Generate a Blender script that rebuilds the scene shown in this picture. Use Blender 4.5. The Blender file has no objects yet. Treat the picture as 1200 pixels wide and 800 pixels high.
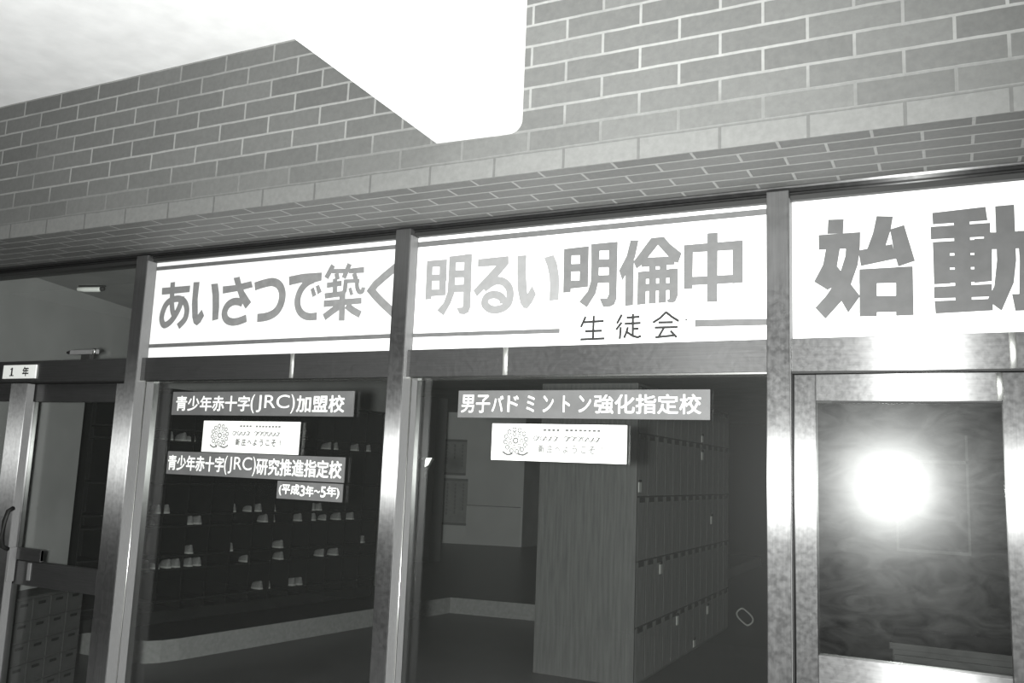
import bpy, bmesh, math, random
from mathutils import Vector, Matrix
random.seed(7)
SC = bpy.context.scene
COL = SC.collection

# ------------------------------------------------------------------ camera
# x runs along the glass front, y goes into the building, z is up (metres)
yaw, pitch, roll = -0.46476879, 0.14503176, 0.03975268
fwd = Vector((math.sin(yaw) * math.cos(pitch), math.cos(yaw) * math.cos(pitch), math.sin(pitch)))
rgt = Vector((math.cos(yaw), -math.sin(yaw), 0))
upv = rgt.cross(fwd)
r2 = rgt * math.cos(roll) + upv * math.sin(roll)
u2 = upv * math.cos(roll) - rgt * math.sin(roll)
cam = bpy.data.cameras.new('camera')
cam.sensor_fit = 'HORIZONTAL'
cam.sensor_width = 36.0
cam.lens = 1033.62 / 1200 * 36.0
cam.clip_start = 0.02
camo = bpy.data.objects.new('camera', cam)
COL.objects.link(camo)
camo.matrix_world = Matrix(((r2.x, u2.x, -fwd.x, 0), (r2.y, u2.y, -fwd.y, 0), (r2.z, u2.z, -fwd.z, 1.55), (0, 0, 0, 1)))
SC.camera = camo

# ------------------------------------------------------------------ light
world = bpy.data.worlds.new('night')
SC.world = world
world.use_nodes = True
world.node_tree.nodes['Background'].inputs[0].default_value = (0.9, 1.0, 0.92, 1)
world.node_tree.nodes['Background'].inputs[1].default_value = 0.012
fl = bpy.data.lights.new('camera_flash', 'SPOT')       # the photographer's flash gun, held beside the camera
fl.energy = 1280
fl.color = (0.985, 1.0, 0.982)
fl.shadow_soft_size = 0.035
fl.spot_size = math.radians(150)
fl.spot_blend = 1.0
flo = bpy.data.objects.new('camera_flash', fl)
COL.objects.link(flo)
flo.location = (-0.16, 0.0, 1.548)
flo.rotation_euler = Vector((-0.85, 1, 0.05)).to_track_quat('-Z', 'Y').to_euler()
SC.view_settings.view_transform = 'Standard'
SC.view_settings.look = 'None'
SC.view_settings.exposure = 0.0
SC.view_settings.gamma = 1.0
SC.view_settings.use_curve_mapping = False


# ------------------------------------------------------------------ materials
def nt_new(name):
    m = bpy.data.materials.new(name)
    m.use_nodes = True
    nt = m.node_tree
    nt.nodes.clear()
    out = nt.nodes.new('ShaderNodeOutputMaterial')
    return m, nt, out


def N(nt, typ, **kw):
    n = nt.nodes.new(typ)
    for k, v in kw.items():
        if k.startswith('i_'):
            n.inputs[k[2:].replace('_', ' ')].default_value = v
        else:
            setattr(n, k, v)
    return n


def gcol(v):
    return (v * 0.99, v, v * 0.97, 1)


def plain(name, v, rough=0.6, vary=0.0, scale=8.0, bump=0.0, spec=0.3, metallic=0.0, stretch=(1, 1, 1)):
    m, nt, out = nt_new(name)
    b = N(nt, 'ShaderNodeBsdfPrincipled')
    b.inputs['Base Color'].default_value = gcol(v)
    b.inputs['Roughness'].default_value = rough
    b.inputs['Specular IOR Level'].default_value = spec
    b.inputs['Metallic'].default_value = metallic
    if vary or bump:
        tc = N(nt, 'ShaderNodeTexCoord')
        mp = N(nt, 'ShaderNodeMapping')
        mp.inputs['Scale'].default_value = stretch
        nt.links.new(tc.outputs['Object'], mp.inputs['Vector'])
        nz = N(nt, 'ShaderNodeTexNoise')
        nz.inputs['Scale'].default_value = scale
        nz.inputs['Detail'].default_value = 6
        nt.links.new(mp.outputs['Vector'], nz.inputs['Vector'])
        if vary:
            mr = N(nt, 'ShaderNodeMapRange')
            mr.inputs['From Min'].default_value = 0.3
            mr.inputs['From Max'].default_value = 0.7
            mr.inputs['To Min'].default_value = v * (1 - vary)
            mr.inputs['To Max'].default_value = v * (1 + vary)
            nt.links.new(nz.outputs['Fac'], mr.inputs['Value'])
            cc = N(nt, 'ShaderNodeCombineColor')
            for ch in ('Red', 'Green', 'Blue'):
                nt.links.new(mr.outputs['Result'], cc.inputs[ch])
            nt.links.new(cc.outputs['Color'], b.inputs['Base Color'])
        if bump:
            bp = N(nt, 'ShaderNodeBump')
            bp.inputs['Strength'].default_value = bump
            bp.inputs['Distance'].default_value = 0.01
            nt.links.new(nz.outputs['Fac'], bp.inputs['Height'])
            nt.links.new(bp.outputs['Normal'], b.inputs['Normal'])
    nt.links.new(b.outputs['BSDF'], out.inputs['Surface'])
    return m


def steel(name, across, base=0.28, rough=0.346, aniso=0.76, diff=0.055, mixd=0.25, scratch=0.10):
    """brushed stainless steel; `across` is the direction the highlight spreads (square to the brushing)"""
    m, nt, out = nt_new(name)
    tc = N(nt, 'ShaderNodeTexCoord')
    mp = N(nt, 'ShaderNodeMapping')
    mp.inputs['Scale'].default_value = tuple(220.0 if abs(a) > 0.5 else 6.0 for a in across)
    nt.links.new(tc.outputs['Object'], mp.inputs['Vector'])
    nz = N(nt, 'ShaderNodeTexNoise')
    nz.inputs['Scale'].default_value = 1.0
    nz.inputs['Detail'].default_value = 3
    nt.links.new(mp.outputs['Vector'], nz.inputs['Vector'])
    n2 = N(nt, 'ShaderNodeTexNoise')
    n2.inputs['Scale'].default_value = 60.0
    n2.inputs['Detail'].default_value = 5
    nt.links.new(tc.outputs['Object'], n2.inputs['Vector'])
    cx = N(nt, 'ShaderNodeCombineXYZ')
    for i, k in enumerate('XYZ'):
        cx.inputs[k].default_value = 1.0 - across[i] if i != 1 else 0.0   # the brushing runs square to `across`
    g = N(nt, 'ShaderNodeBsdfAnisotropic')
    g.inputs['Anisotropy'].default_value = aniso
    nt.links.new(cx.outputs['Vector'], g.inputs['Tangent'])
    r = N(nt, 'ShaderNodeMapRange')
    r.inputs['From Min'].default_value = 0.3
    r.inputs['From Max'].default_value = 0.7
    r.inputs['To Min'].default_value = rough * 0.92
    r.inputs['To Max'].default_value = rough * 1.08
    nt.links.new(n2.outputs['Fac'], r.inputs['Value'])
    nt.links.new(r.outputs['Result'], g.inputs['Roughness'])
    c = N(nt, 'ShaderNodeMapRange')
    c.inputs['From Min'].default_value = 0.25
    c.inputs['From Max'].default_value = 0.75
    c.inputs['To Min'].default_value = base * (1 - scratch)
    c.inputs['To Max'].default_value = base * (1 + scratch)
    nt.links.new(nz.outputs['Fac'], c.inputs['Value'])
    nt.links.new(c.outputs['Result'], g.inputs['Color'])
    d = N(nt, 'ShaderNodeBsdfDiffuse')
    dv = N(nt, 'ShaderNodeMapRange')
    dv.inputs['From Min'].default_value = 0.3
    dv.inputs['From Max'].default_value = 0.7
    dv.inputs['To Min'].default_value = diff * 0.75
    dv.inputs['To Max'].default_value = diff * 1.25
    nt.links.new(n2.outputs['Fac'], dv.inputs['Value'])
    nt.links.new(dv.outputs['Result'], d.inputs['Color'])
    wide = N(nt, 'ShaderNodeBsdfAnisotropic')             # the worn, scratched film that scatters more widely
    wide.inputs['Roughness'].default_value = 0.55
    nt.links.new(c.outputs['Result'], wide.inputs['Color'])
    mw = N(nt, 'ShaderNodeMixShader')
    wf_ = N(nt, 'ShaderNodeMapRange')
    wf_.inputs['From Min'].default_value = 0.35
    wf_.inputs['From Max'].default_value = 0.75
    wf_.inputs['To Min'].default_value = 0.12
    wf_.inputs['To Max'].default_value = 0.26
    nt.links.new(n2.outputs['Fac'], wf_.inputs['Value'])
    nt.links.new(wf_.outputs['Result'], mw.inputs['Fac'])
    nt.links.new(g.outputs['BSDF'], mw.inputs[1])
    nt.links.new(wide.outputs['BSDF'], mw.inputs[2])
    mx = N(nt, 'ShaderNodeMixShader')
    mx.inputs['Fac'].default_value = mixd
    nt.links.new(mw.outputs['Shader'], mx.inputs[1])
    nt.links.new(d.outputs['BSDF'], mx.inputs[2])
    nt.links.new(mx.outputs['Shader'], out.inputs['Surface'])
    return m


def glass(name, refl=0.06, haze=0.01, dust=0.006, hrough=0.3, dirty=False, lobe=0.0, lrough=0.12):
    """clear pane: transparent + mirror reflection + a thin film of dirt that scatters the flash"""
    m, nt, out = nt_new(name)
    t = N(nt, 'ShaderNodeBsdfTransparent')
    t.inputs['Color'].default_value = (0.965, 0.975, 0.965, 1)
    s = N(nt, 'ShaderNodeBsdfGlossy')
    s.inputs['Roughness'].default_value = 0.008
    h = N(nt, 'ShaderNodeBsdfGlossy')
    h.inputs['Roughness'].default_value = hrough
    d = N(nt, 'ShaderNodeBsdfDiffuse')
    d.inputs['Color'].default_value = (0.8, 0.82, 0.78, 1)
    ge = N(nt, 'ShaderNodeNewGeometry')                   # Schlick reflectance, the same from both faces of the pane
    dt = N(nt, 'ShaderNodeVectorMath', operation='DOT_PRODUCT')
    nt.links.new(ge.outputs['Incoming'], dt.inputs[0])
    nt.links.new(ge.outputs['Normal'], dt.inputs[1])
    ab = N(nt, 'ShaderNodeMath', operation='ABSOLUTE')
    nt.links.new(dt.outputs['Value'], ab.inputs[0])
    om = N(nt, 'ShaderNodeMath', operation='SUBTRACT')
    om.inputs[0].default_value = 1.0
    nt.links.new(ab.outputs['Value'], om.inputs[1])
    pw = N(nt, 'ShaderNodeMath', operation='POWER')
    pw.inputs[1].default_value = 5.0
    nt.links.new(om.outputs['Value'], pw.inputs[0])
    mu = N(nt, 'ShaderNodeMath', operation='MULTIPLY_ADD')
    mu.inputs[1].default_value = 1.0 - refl
    mu.inputs[2].default_value = refl
    nt.links.new(pw.outputs['Value'], mu.inputs[0])
    m1 = N(nt, 'ShaderNodeMixShader')
    nt.links.new(mu.outputs['Value'], m1.inputs['Fac'])
    nt.links.new(t.outputs['BSDF'], m1.inputs[1])
    nt.links.new(s.outputs['BSDF'], m1.inputs[2])
    m2 = N(nt, 'ShaderNodeMixShader')
    m2.inputs['Fac'].default_value = haze
    nt.links.new(m1.outputs['Shader'], m2.inputs[1])
    nt.links.new(h.outputs['BSDF'], m2.inputs[2])
    m3 = N(nt, 'ShaderNodeMixShader')
    m3.inputs['Fac'].default_value = dust
    nt.links.new(m2.outputs['Shader'], m3.inputs[1])
    nt.links.new(d.outputs['BSDF'], m3.inputs[2])
    last = m3
    if lobe:
        l = N(nt, 'ShaderNodeBsdfGlossy')
        l.inputs['Roughness'].default_value = lrough
        m4 = N(nt, 'ShaderNodeMixShader')
        m4.inputs['Fac'].default_value = lobe
        nt.links.new(m3.outputs['Shader'], m4.inputs[1])
        nt.links.new(l.outputs['BSDF'], m4.inputs[2])
        last = m4
    if dirty:                                             # wiped, greasy film: swirls and blotches
        tc = N(nt, 'ShaderNodeTexCoord')
        mp = N(nt, 'ShaderNodeMapping')
        mp.inputs['Scale'].default_value = (2.2, 1.0, 4.5)
        mp.inputs['Rotation'].default_value = (0, 0.25, 0)
        nt.links.new(tc.outputs['Object'], mp.inputs['Vector'])
        nz = N(nt, 'ShaderNodeTexNoise')
        nz.inputs['Scale'].default_value = 3.6
        nz.inputs['Detail'].default_value = 10
        nz.inputs['Roughness'].default_value = 0.62
        nz.inputs['Distortion'].default_value = 1.4
        nt.links.new(mp.outputs['Vector'], nz.inputs['Vector'])
        for node, base in ((m2, haze), (m3, dust)):
            r = N(nt, 'ShaderNodeMapRange')
            r.inputs['From Min'].default_value = 0.32
            r.inputs['From Max'].default_value = 0.72
            r.inputs['To Min'].default_value = base * 0.2
            r.inputs['To Max'].default_value = base * 2.6
            nt.links.new(nz.outputs['Fac'], r.inputs['Value'])
            nt.links.new(r.outputs['Result'], node.inputs['Fac'])
    nt.links.new(last.outputs['Shader'], out.inputs['Surface'])
    return m


def brick(name, ax, ay, ox, oy, low_course=False, vb=0.105, vm=0.235):
    """running-bond brick tiles 237 x 66 mm; ax, ay pick the two object axes, ox, oy shift the bond"""
    m, nt, out = nt_new(name)
    tc = N(nt, 'ShaderNodeTexCoord')
    sp = N(nt, 'ShaderNodeSeparateXYZ')
    nt.links.new(tc.outputs['Object'], sp.inputs['Vector'])
    a1 = N(nt, 'ShaderNodeMath', operation='ADD')
    a1.inputs[1].default_value = ox
    a2 = N(nt, 'ShaderNodeMath', operation='ADD')
    a2.inputs[1].default_value = oy
    nt.links.new(sp.outputs[ax], a1.inputs[0])
    nt.links.new(sp.outputs[ay], a2.inputs[0])
    # a little waviness so the joints are not ruler-straight
    nz0 = N(nt, 'ShaderNodeTexNoise')
    nz0.inputs['Scale'].default_value = 9.0
    nt.links.new(tc.outputs['Object'], nz0.inputs['Vector'])
    wob = N(nt, 'ShaderNodeMath', operation='MULTIPLY_ADD')
    wob.inputs[1].default_value = 0.005
    nt.links.new(nz0.outputs['Fac'], wob.inputs[0])
    nt.links.new(a2.outputs['Value'], wob.inputs[2])
    cx = N(nt, 'ShaderNodeCombineXYZ')
    nt.links.new(a1.outputs['Value'], cx.inputs['X'])
    nt.links.new(wob.outputs['Value'], cx.inputs['Y'])
    bt = N(nt, 'ShaderNodeTexBrick', offset=0.5, offset_frequency=2, squash=1.0)
    bt.inputs['Scale'].default_value = 1.0
    bt.inputs['Brick Width'].default_value = 0.256
    bt.inputs['Row Height'].default_value = 0.0754
    bt.inputs['Mortar Size'].default_value = 0.0052
    bt.inputs['Mortar Smooth'].default_value = 0.3
    bt.inputs['Bias'].default_value = 0.0
    bt.inputs['Color1'].default_value = gcol(vb * 0.92)
    bt.inputs['Color2'].default_value = gcol(vb * 1.10)
    bt.inputs['Mortar'].default_value = gcol(vm)
    nt.links.new(cx.outputs['Vector'], bt.inputs['Vector'])
    col = bt.outputs['Color']
    nz = N(nt, 'ShaderNodeTexNoise')
    nz.inputs['Scale'].default_value = 60.0
    nz.inputs['Detail'].default_value = 4
    nt.links.new(tc.outputs['Object'], nz.inputs['Vector'])
    n2 = N(nt, 'ShaderNodeTexNoise')
    n2.inputs['Scale'].default_value = 1.7
    n2.inputs['Detail'].default_value = 4
    nt.links.new(tc.outputs['Object'], n2.inputs['Vector'])

    def mix(fac, c1, c2, blend='MIX'):
        x = N(nt, 'ShaderNodeMix', data_type='RGBA', blend_type=blend)
        for sock, v in ((x.inputs['Factor'], fac), (x.inputs['A'], c1), (x.inputs['B'], c2)):
            if hasattr(v, 'is_output'):
                nt.links.new(v, sock)
            else:
                sock.default_value = v
        return x.outputs['Result']

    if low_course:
        # the lowest course is paler with darker joints; joints fade towards it and in blotches
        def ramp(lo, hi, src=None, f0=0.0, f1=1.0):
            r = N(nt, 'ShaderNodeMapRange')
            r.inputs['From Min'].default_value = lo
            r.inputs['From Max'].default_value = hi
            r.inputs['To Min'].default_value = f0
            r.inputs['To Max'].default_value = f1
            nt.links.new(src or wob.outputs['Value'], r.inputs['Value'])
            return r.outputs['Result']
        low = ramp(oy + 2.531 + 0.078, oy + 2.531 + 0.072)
        joint_fade_h = ramp(oy + 2.531 + 0.27, oy + 2.531 + 0.13)
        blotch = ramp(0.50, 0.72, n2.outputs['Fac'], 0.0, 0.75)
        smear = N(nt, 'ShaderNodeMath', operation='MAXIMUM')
        nt.links.new(joint_fade_h, smear.inputs[0])
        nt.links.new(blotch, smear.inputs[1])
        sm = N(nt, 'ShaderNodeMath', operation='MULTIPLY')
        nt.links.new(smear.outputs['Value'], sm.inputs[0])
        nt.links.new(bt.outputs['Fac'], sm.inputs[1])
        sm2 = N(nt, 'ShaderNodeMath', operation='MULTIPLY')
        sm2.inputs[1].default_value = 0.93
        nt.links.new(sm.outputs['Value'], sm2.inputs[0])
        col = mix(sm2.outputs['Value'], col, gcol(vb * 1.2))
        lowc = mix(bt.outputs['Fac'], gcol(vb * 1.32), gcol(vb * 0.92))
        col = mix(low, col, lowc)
    gr = N(nt, 'ShaderNodeMapRange')
    gr.inputs['To Min'].default_value = 0.82
    gr.inputs['To Max'].default_value = 1.18
    nt.links.new(nz.outputs['Fac'], gr.inputs['Value'])
    cc = N(nt, 'ShaderNodeCombineColor')
    for ch in ('Red', 'Green', 'Blue'):
        nt.links.new(gr.outputs['Result'], cc.inputs[ch])
    col = mix(1.0, col, cc.outputs['Color'], 'MULTIPLY')
    b = N(nt, 'ShaderNodeBsdfPrincipled')
    b.inputs['Roughness'].default_value = 0.55
    b.inputs['Specular IOR Level'].default_value = 0.25
    nt.links.new(col, b.inputs['Base Color'])
    inv = N(nt, 'ShaderNodeMath', operation='SUBTRACT')
    inv.inputs[0].default_value = 1.0
    nt.links.new(bt.outputs['Fac'], inv.inputs[1])
    bp = N(nt, 'ShaderNodeBump')
    bp.inputs['Strength'].default_value = 0.35
    bp.inputs['Distance'].default_value = 0.004
    nt.links.new(inv.outputs['Value'], bp.inputs['Height'])
    nt.links.new(bp.outputs['Normal'], b.inputs['Normal'])
    nt.links.new(b.outputs['BSDF'], out.inputs['Surface'])
    return m


XA, ZA, YA = (1, 0, 0), (0, 0, 1), (0, 1, 0)
M = {
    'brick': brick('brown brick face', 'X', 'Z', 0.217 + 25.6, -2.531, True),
    'soffit': brick('brown brick underside', 'X', 'Y', 0.05 + 25.6, -2.541 + 0.0754 - 0.062 + 0.754, False, 0.12, 0.26),
    'plaster': plain('white ceiling plaster', 0.80, 0.85, 0.06, 9, 0.15),
    'beam': plain('white painted beam', 0.85, 0.8, 0.03, 3.0, 0.1),
    'mullion': steel('steel brushed upright', XA),
    'rail': steel('steel brushed level', ZA),
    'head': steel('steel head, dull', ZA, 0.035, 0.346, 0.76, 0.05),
    'streak_bead': plain('steel seam', 0.95, 0.5, 0, 1, 0, 0.5, 1.0),
    'side': plain('steel return edge', 0.16, 0.45, 0.15, 30, 0, 0.3, 0.0, (30, 30, 1)),
    'dark': plain('dark frame recess', 0.025, 0.5),
    'gasket': plain('black rubber gasket', 0.012, 0.6),
    'glass': glass('window glass', 0.05, 0.004, 0.005, 0.35),
    'glass_top': glass('fanlight glass', 0.05, 0.004, 0.012, 0.35),
    'glass_door': glass('greasy door glass', 0.045, 0.0015, 0.0008, 0.38, True, 0.0055, 0.23),
    'paper': plain('white banner paper', 0.86, 0.75, 0.02, 3.0),
    'let_a': plain('grey-red lettering', 0.19, 0.6, 0.12, 30),
    'let_b': plain('pale lettering', 0.23, 0.6, 0.06, 30),
    'let_c': plain('deep lettering', 0.125, 0.6, 0.08, 30),
    'let_d': plain('deep broad lettering', 0.088, 0.6, 0.1, 20),
    'ink': plain('black ink', 0.016, 0.6),
    'stripe': plain('banner stripe', 0.115, 0.6, 0.1, 30),
    'plate': plain('mid grey sign plate', 0.115, 0.5, 0.1, 14),
    'white': plain('white sign letter', 0.86, 0.6),
    'card': plain('white plastic card', 0.9, 0.5),
    'print': plain('faded print', 0.07, 0.7),
    'print_mid': plain('middle print', 0.16, 0.7),
    'print_dark': plain('darker print', 0.14, 0.7),
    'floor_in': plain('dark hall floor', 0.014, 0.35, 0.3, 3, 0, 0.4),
    'kerb': plain('pale step face', 0.27, 0.8, 0.12, 30),
    'concrete': plain('porch concrete', 0.25, 0.9, 0.2, 3, 0.2),
    'wall_in': plain('grey hall wall', 0.27, 0.85, 0.12, 2.5),
    'wall_dim': plain('dim hall wall', 0.30, 0.85, 0.12, 2.5),
    'wall_far': plain('pale far wall', 0.78, 0.85, 0.08, 1.5),
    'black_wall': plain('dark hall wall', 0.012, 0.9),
    'ceil_in': plain('hall ceiling', 0.28, 0.9, 0.1, 3),
    'locker': plain('brown wood locker', 0.125, 0.5, 0.22, 5, 0, 0.35, 0, (9, 9, 0.6)),
    'locker_door': plain('brown locker door', 0.20, 0.5, 0.22, 6, 0, 0.35, 0, (6, 6, 0.8)),
    'slot': plain('locker gap', 0.006, 0.9),
    'rack': plain('dark shoe rack', 0.015, 0.6, 0.3, 8),
    'shoe': plain('pale canvas shoe', 0.24, 0.7, 0.25, 25),
    'sole': plain('pale rubber sole', 0.42, 0.6),
    'drawer': plain('grey drawer front', 0.055, 0.5, 0.2, 12),
    'tag': plain('pale name tag', 0.55, 0.6),
    'tube': plain('white lamp tube', 0.9, 0.4),
    'chrome': plain('bright metal', 0.7, 0.25, 0, 1, 0, 0.5, 1.0),
    'poster': plain('poster paper', 0.42, 0.8, 0.1, 10),
}
M['frame'] = plain('thin grey frame', 0.06, 0.6)
M['cabinet'] = plain('grey low cabinet', 0.02, 0.6, 0.2, 6)


# ------------------------------------------------------------------ mesh helpers
def new_bm():
    return bmesh.new()


def box(bm, x0, x1, y0, y1, z0, z1, bev=0.0):
    r = bmesh.ops.create_cube(bm, size=1.0)
    vs = r['verts']
    for v in vs:
        v.co = Vector(((x0 + x1) / 2 + v.co.x * (x1 - x0), (y0 + y1) / 2 + v.co.y * (y1 - y0), (z0 + z1) / 2 + v.co.z * (z1 - z0)))
    if bev:
        es = list({e for v in vs for e in v.link_edges})
        bmesh.ops.bevel(bm, geom=es, offset=bev, segments=2, affect='EDGES', profile=0.6)
    return vs


def prism(bm, pts, h0, h1, axis='z'):
    """polygon pts (2D) pushed from h0 to h1 along axis; y: pts are (x,z), x: pts are (y,z)"""
    def p3(p, h):
        return (p[0], p[1], h) if axis == 'z' else (p[0], h, p[1]) if axis == 'y' else (h, p[0], p[1])
    a = [bm.verts.new(p3(p, h0)) for p in pts]
    b = [bm.verts.new(p3(p, h1)) for p in pts]
    bm.faces.new(a)
    bm.faces.new(b[::-1])
    n = len(pts)
    for i in range(n):
        bm.faces.new((a[i], a[(i + 1) % n], b[(i + 1) % n], b[i]))


def tube(bm, pts, r, seg=10, cap=True):
    rings = []
    pts = [Vector(p) for p in pts]
    for i, p in enumerate(pts):
        d = (pts[min(i + 1, len(pts) - 1)] - pts[max(i - 1, 0)]).normalized()
        a = d.cross(Vector((0, 0, 1)))
        if a.length < 1e-3:
            a = d.cross(Vector((1, 0, 0)))
        a.normalize()
        b = d.cross(a)
        rr = r[i] if isinstance(r, (list, tuple)) else r
        rings.append([bm.verts.new(p + (a * math.cos(t) + b * math.sin(t)) * rr) for t in [2 * math.pi * k / seg for k in range(seg)]])
    for q, w in zip(rings, rings[1:]):
        for k in range(seg):
            bm.faces.new((q[k], q[(k + 1) % seg], w[(k + 1) % seg], w[k]))
    if cap:
        bm.faces.new(rings[0][::-1])
        bm.faces.new(rings[-1])


def finish(name, bm, mat, parent=None, smooth=False, loc=None):
    bmesh.ops.recalc_face_normals(bm, faces=bm.faces[:])
    me = bpy.data.meshes.new(name)
    bm.to_mesh(me)
    bm.free()
    me.materials.append(M[mat] if isinstance(mat, str) else mat)
    if smooth:
        for p in me.polygons:
            p.use_smooth = True
    o = bpy.data.objects.new(name, me)
    COL.objects.link(o)
    if loc is not None:
        o.location = loc
    if parent is not None:
        o.parent = parent
    return o


def bx(name, dims, mat, parent=None, bev=0.0):
    bm = new_bm()
    box(bm, *dims, bev)
    return finish(name, bm, mat, parent)


def empty(name, loc=(0, 0, 0), rz=0.0):
    o = bpy.data.objects.new(name, None)
    o.empty_display_size = 0.1
    COL.objects.link(o)
    o.location = loc
    o.rotation_euler = (0, 0, rz)
    return o


def tag(o, label, cat, group=None):
    o['label'] = label
    o['category'] = cat
    if group:
        o['group'] = group
    return o


def struct(o):
    o['kind'] = 'structure'
    return o


def kids(o):
    return [c for c in COL.objects if c.parent == o]


def copy_tree(o, parent=None):
    c = o.copy()
    COL.objects.link(c)
    if parent is not None:
        c.parent = parent
    for k in list(o.children):
        copy_tree(k, c)
    return c


# ------------------------------------------------------------------ lettering helpers
def smooth_line(pts, n=6):
    out = []
    P = [pts[0]] + list(pts) + [pts[-1]]
    for i in range(1, len(P) - 2):
        p0, p1, p2, p3 = (Vector(P[i + k]) for k in (-1, 0, 1, 2))
        for k in range(n):
            t = k / n
            out.append(0.5 * ((2 * p1) + (p2 - p0) * t + (2 * p0 - 5 * p1 + 4 * p2 - p3) * t * t + (3 * p1 - p0 - 3 * p2 + p3) * t ** 3))
    out.append(Vector(pts[-1]))
    return out


def ribbon(bm, pts, w, y):
    pts = [Vector(p) for p in pts]
    L, R = [], []
    for i, p in enumerate(pts):
        d0 = (p - pts[i - 1]).normalized() if i else None
        d1 = (pts[i + 1] - p).normalized() if i < len(pts) - 1 else None
        d = ((d0 or d1) + (d1 or d0)).normalized()
        n = Vector((-d.y, d.x))
        k = w / 2
        if d0 is not None and d1 is not None:
            k /= max(0.6, n.dot(Vector((-d0.y, d0.x))))
        y -= 4e-6                                         # so a stroke that crosses itself does not lie in its own plane
        L.append(bm.verts.new((p.x + n.x * k, y, p.y + n.y * k)))
        R.append(bm.verts.new((p.x - n.x * k, y, p.y - n.y * k)))
    for i in range(len(pts) - 1):
        bm.faces.new((L[i], L[i + 1], R[i + 1], R[i]))


def glyph(bm, name, y):
    for pc in GLYPHS[name]:
        y -= 0.00005
        pts = [(a / 1000, b / 1000) for a, b in pc[1]]
        if pc[0] == 'P':
            f = bm.faces.new([bm.verts.new((a, y, b)) for a, b in pts])
            f.normal_update()
            bmesh.ops.triangulate(bm, faces=[f])
        elif pc[0] == 'C':
            ribbon(bm, smooth_line(pts), pc[2] / 1000, y)
        else:
            ribbon(bm, pts, pc[2] / 1000, y)


def type_mesh(body):
    cu = bpy.data.curves.new('type', 'FONT')
    cu.body = body
    ob = bpy.data.objects.new('type', cu)
    COL.objects.link(ob)
    dg = bpy.context.evaluated_depsgraph_get()
    me = ob.evaluated_get(dg).to_mesh()
    vs = [v.co.copy() for v in me.vertices]
    fs = [tuple(p.vertices) for p in me.polygons]
    ob.evaluated_get(dg).to_mesh_clear()
    bpy.data.objects.remove(ob)
    bpy.data.curves.remove(cu)
    return vs, fs


def type_in(bm, body, x0, x1, z0, z1, y, bold=0.0):
    """set type on the plane y so that it fills x0..x1, z0..z1; bold thickens every stroke by that many metres"""
    vs, fs = type_mesh(body)
    ax, bx_ = min(v.x for v in vs), max(v.x for v in vs)
    az, bz = min(v.y for v in vs), max(v.y for v in vs)
    x0 += bold; x1 -= bold; z0 += bold; z1 -= bold
    shifts = [(0, 0)] + ([(math.cos(k * math.pi / 4) * bold, math.sin(k * math.pi / 4) * bold) for k in range(8)] if bold else [])
    for sx, sz in shifts:
        y -= 0.00004
        nv = [bm.verts.new((x0 + (v.x - ax) / (bx_ - ax) * (x1 - x0) + sx, y, z0 + (v.y - az) / (bz - az) * (z1 - z0) + sz)) for v in vs]
        for f in fs:
            try:
                bm.faces.new([nv[i] for i in f])
            except ValueError:
                pass


def flat(name, bm, mat, parent=None):
    """thin applied lettering: keep every face turned to the street"""
    me = bpy.data.meshes.new(name)
    for f in bm.faces:
        f.normal_update()
        if f.normal.y > 0:
            f.normal_flip()
    bm.to_mesh(me)
    bm.free()
    me.materials.append(M[mat])
    o = bpy.data.objects.new(name, me)
    COL.objects.link(o)
    o.parent = parent
    return o


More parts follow.
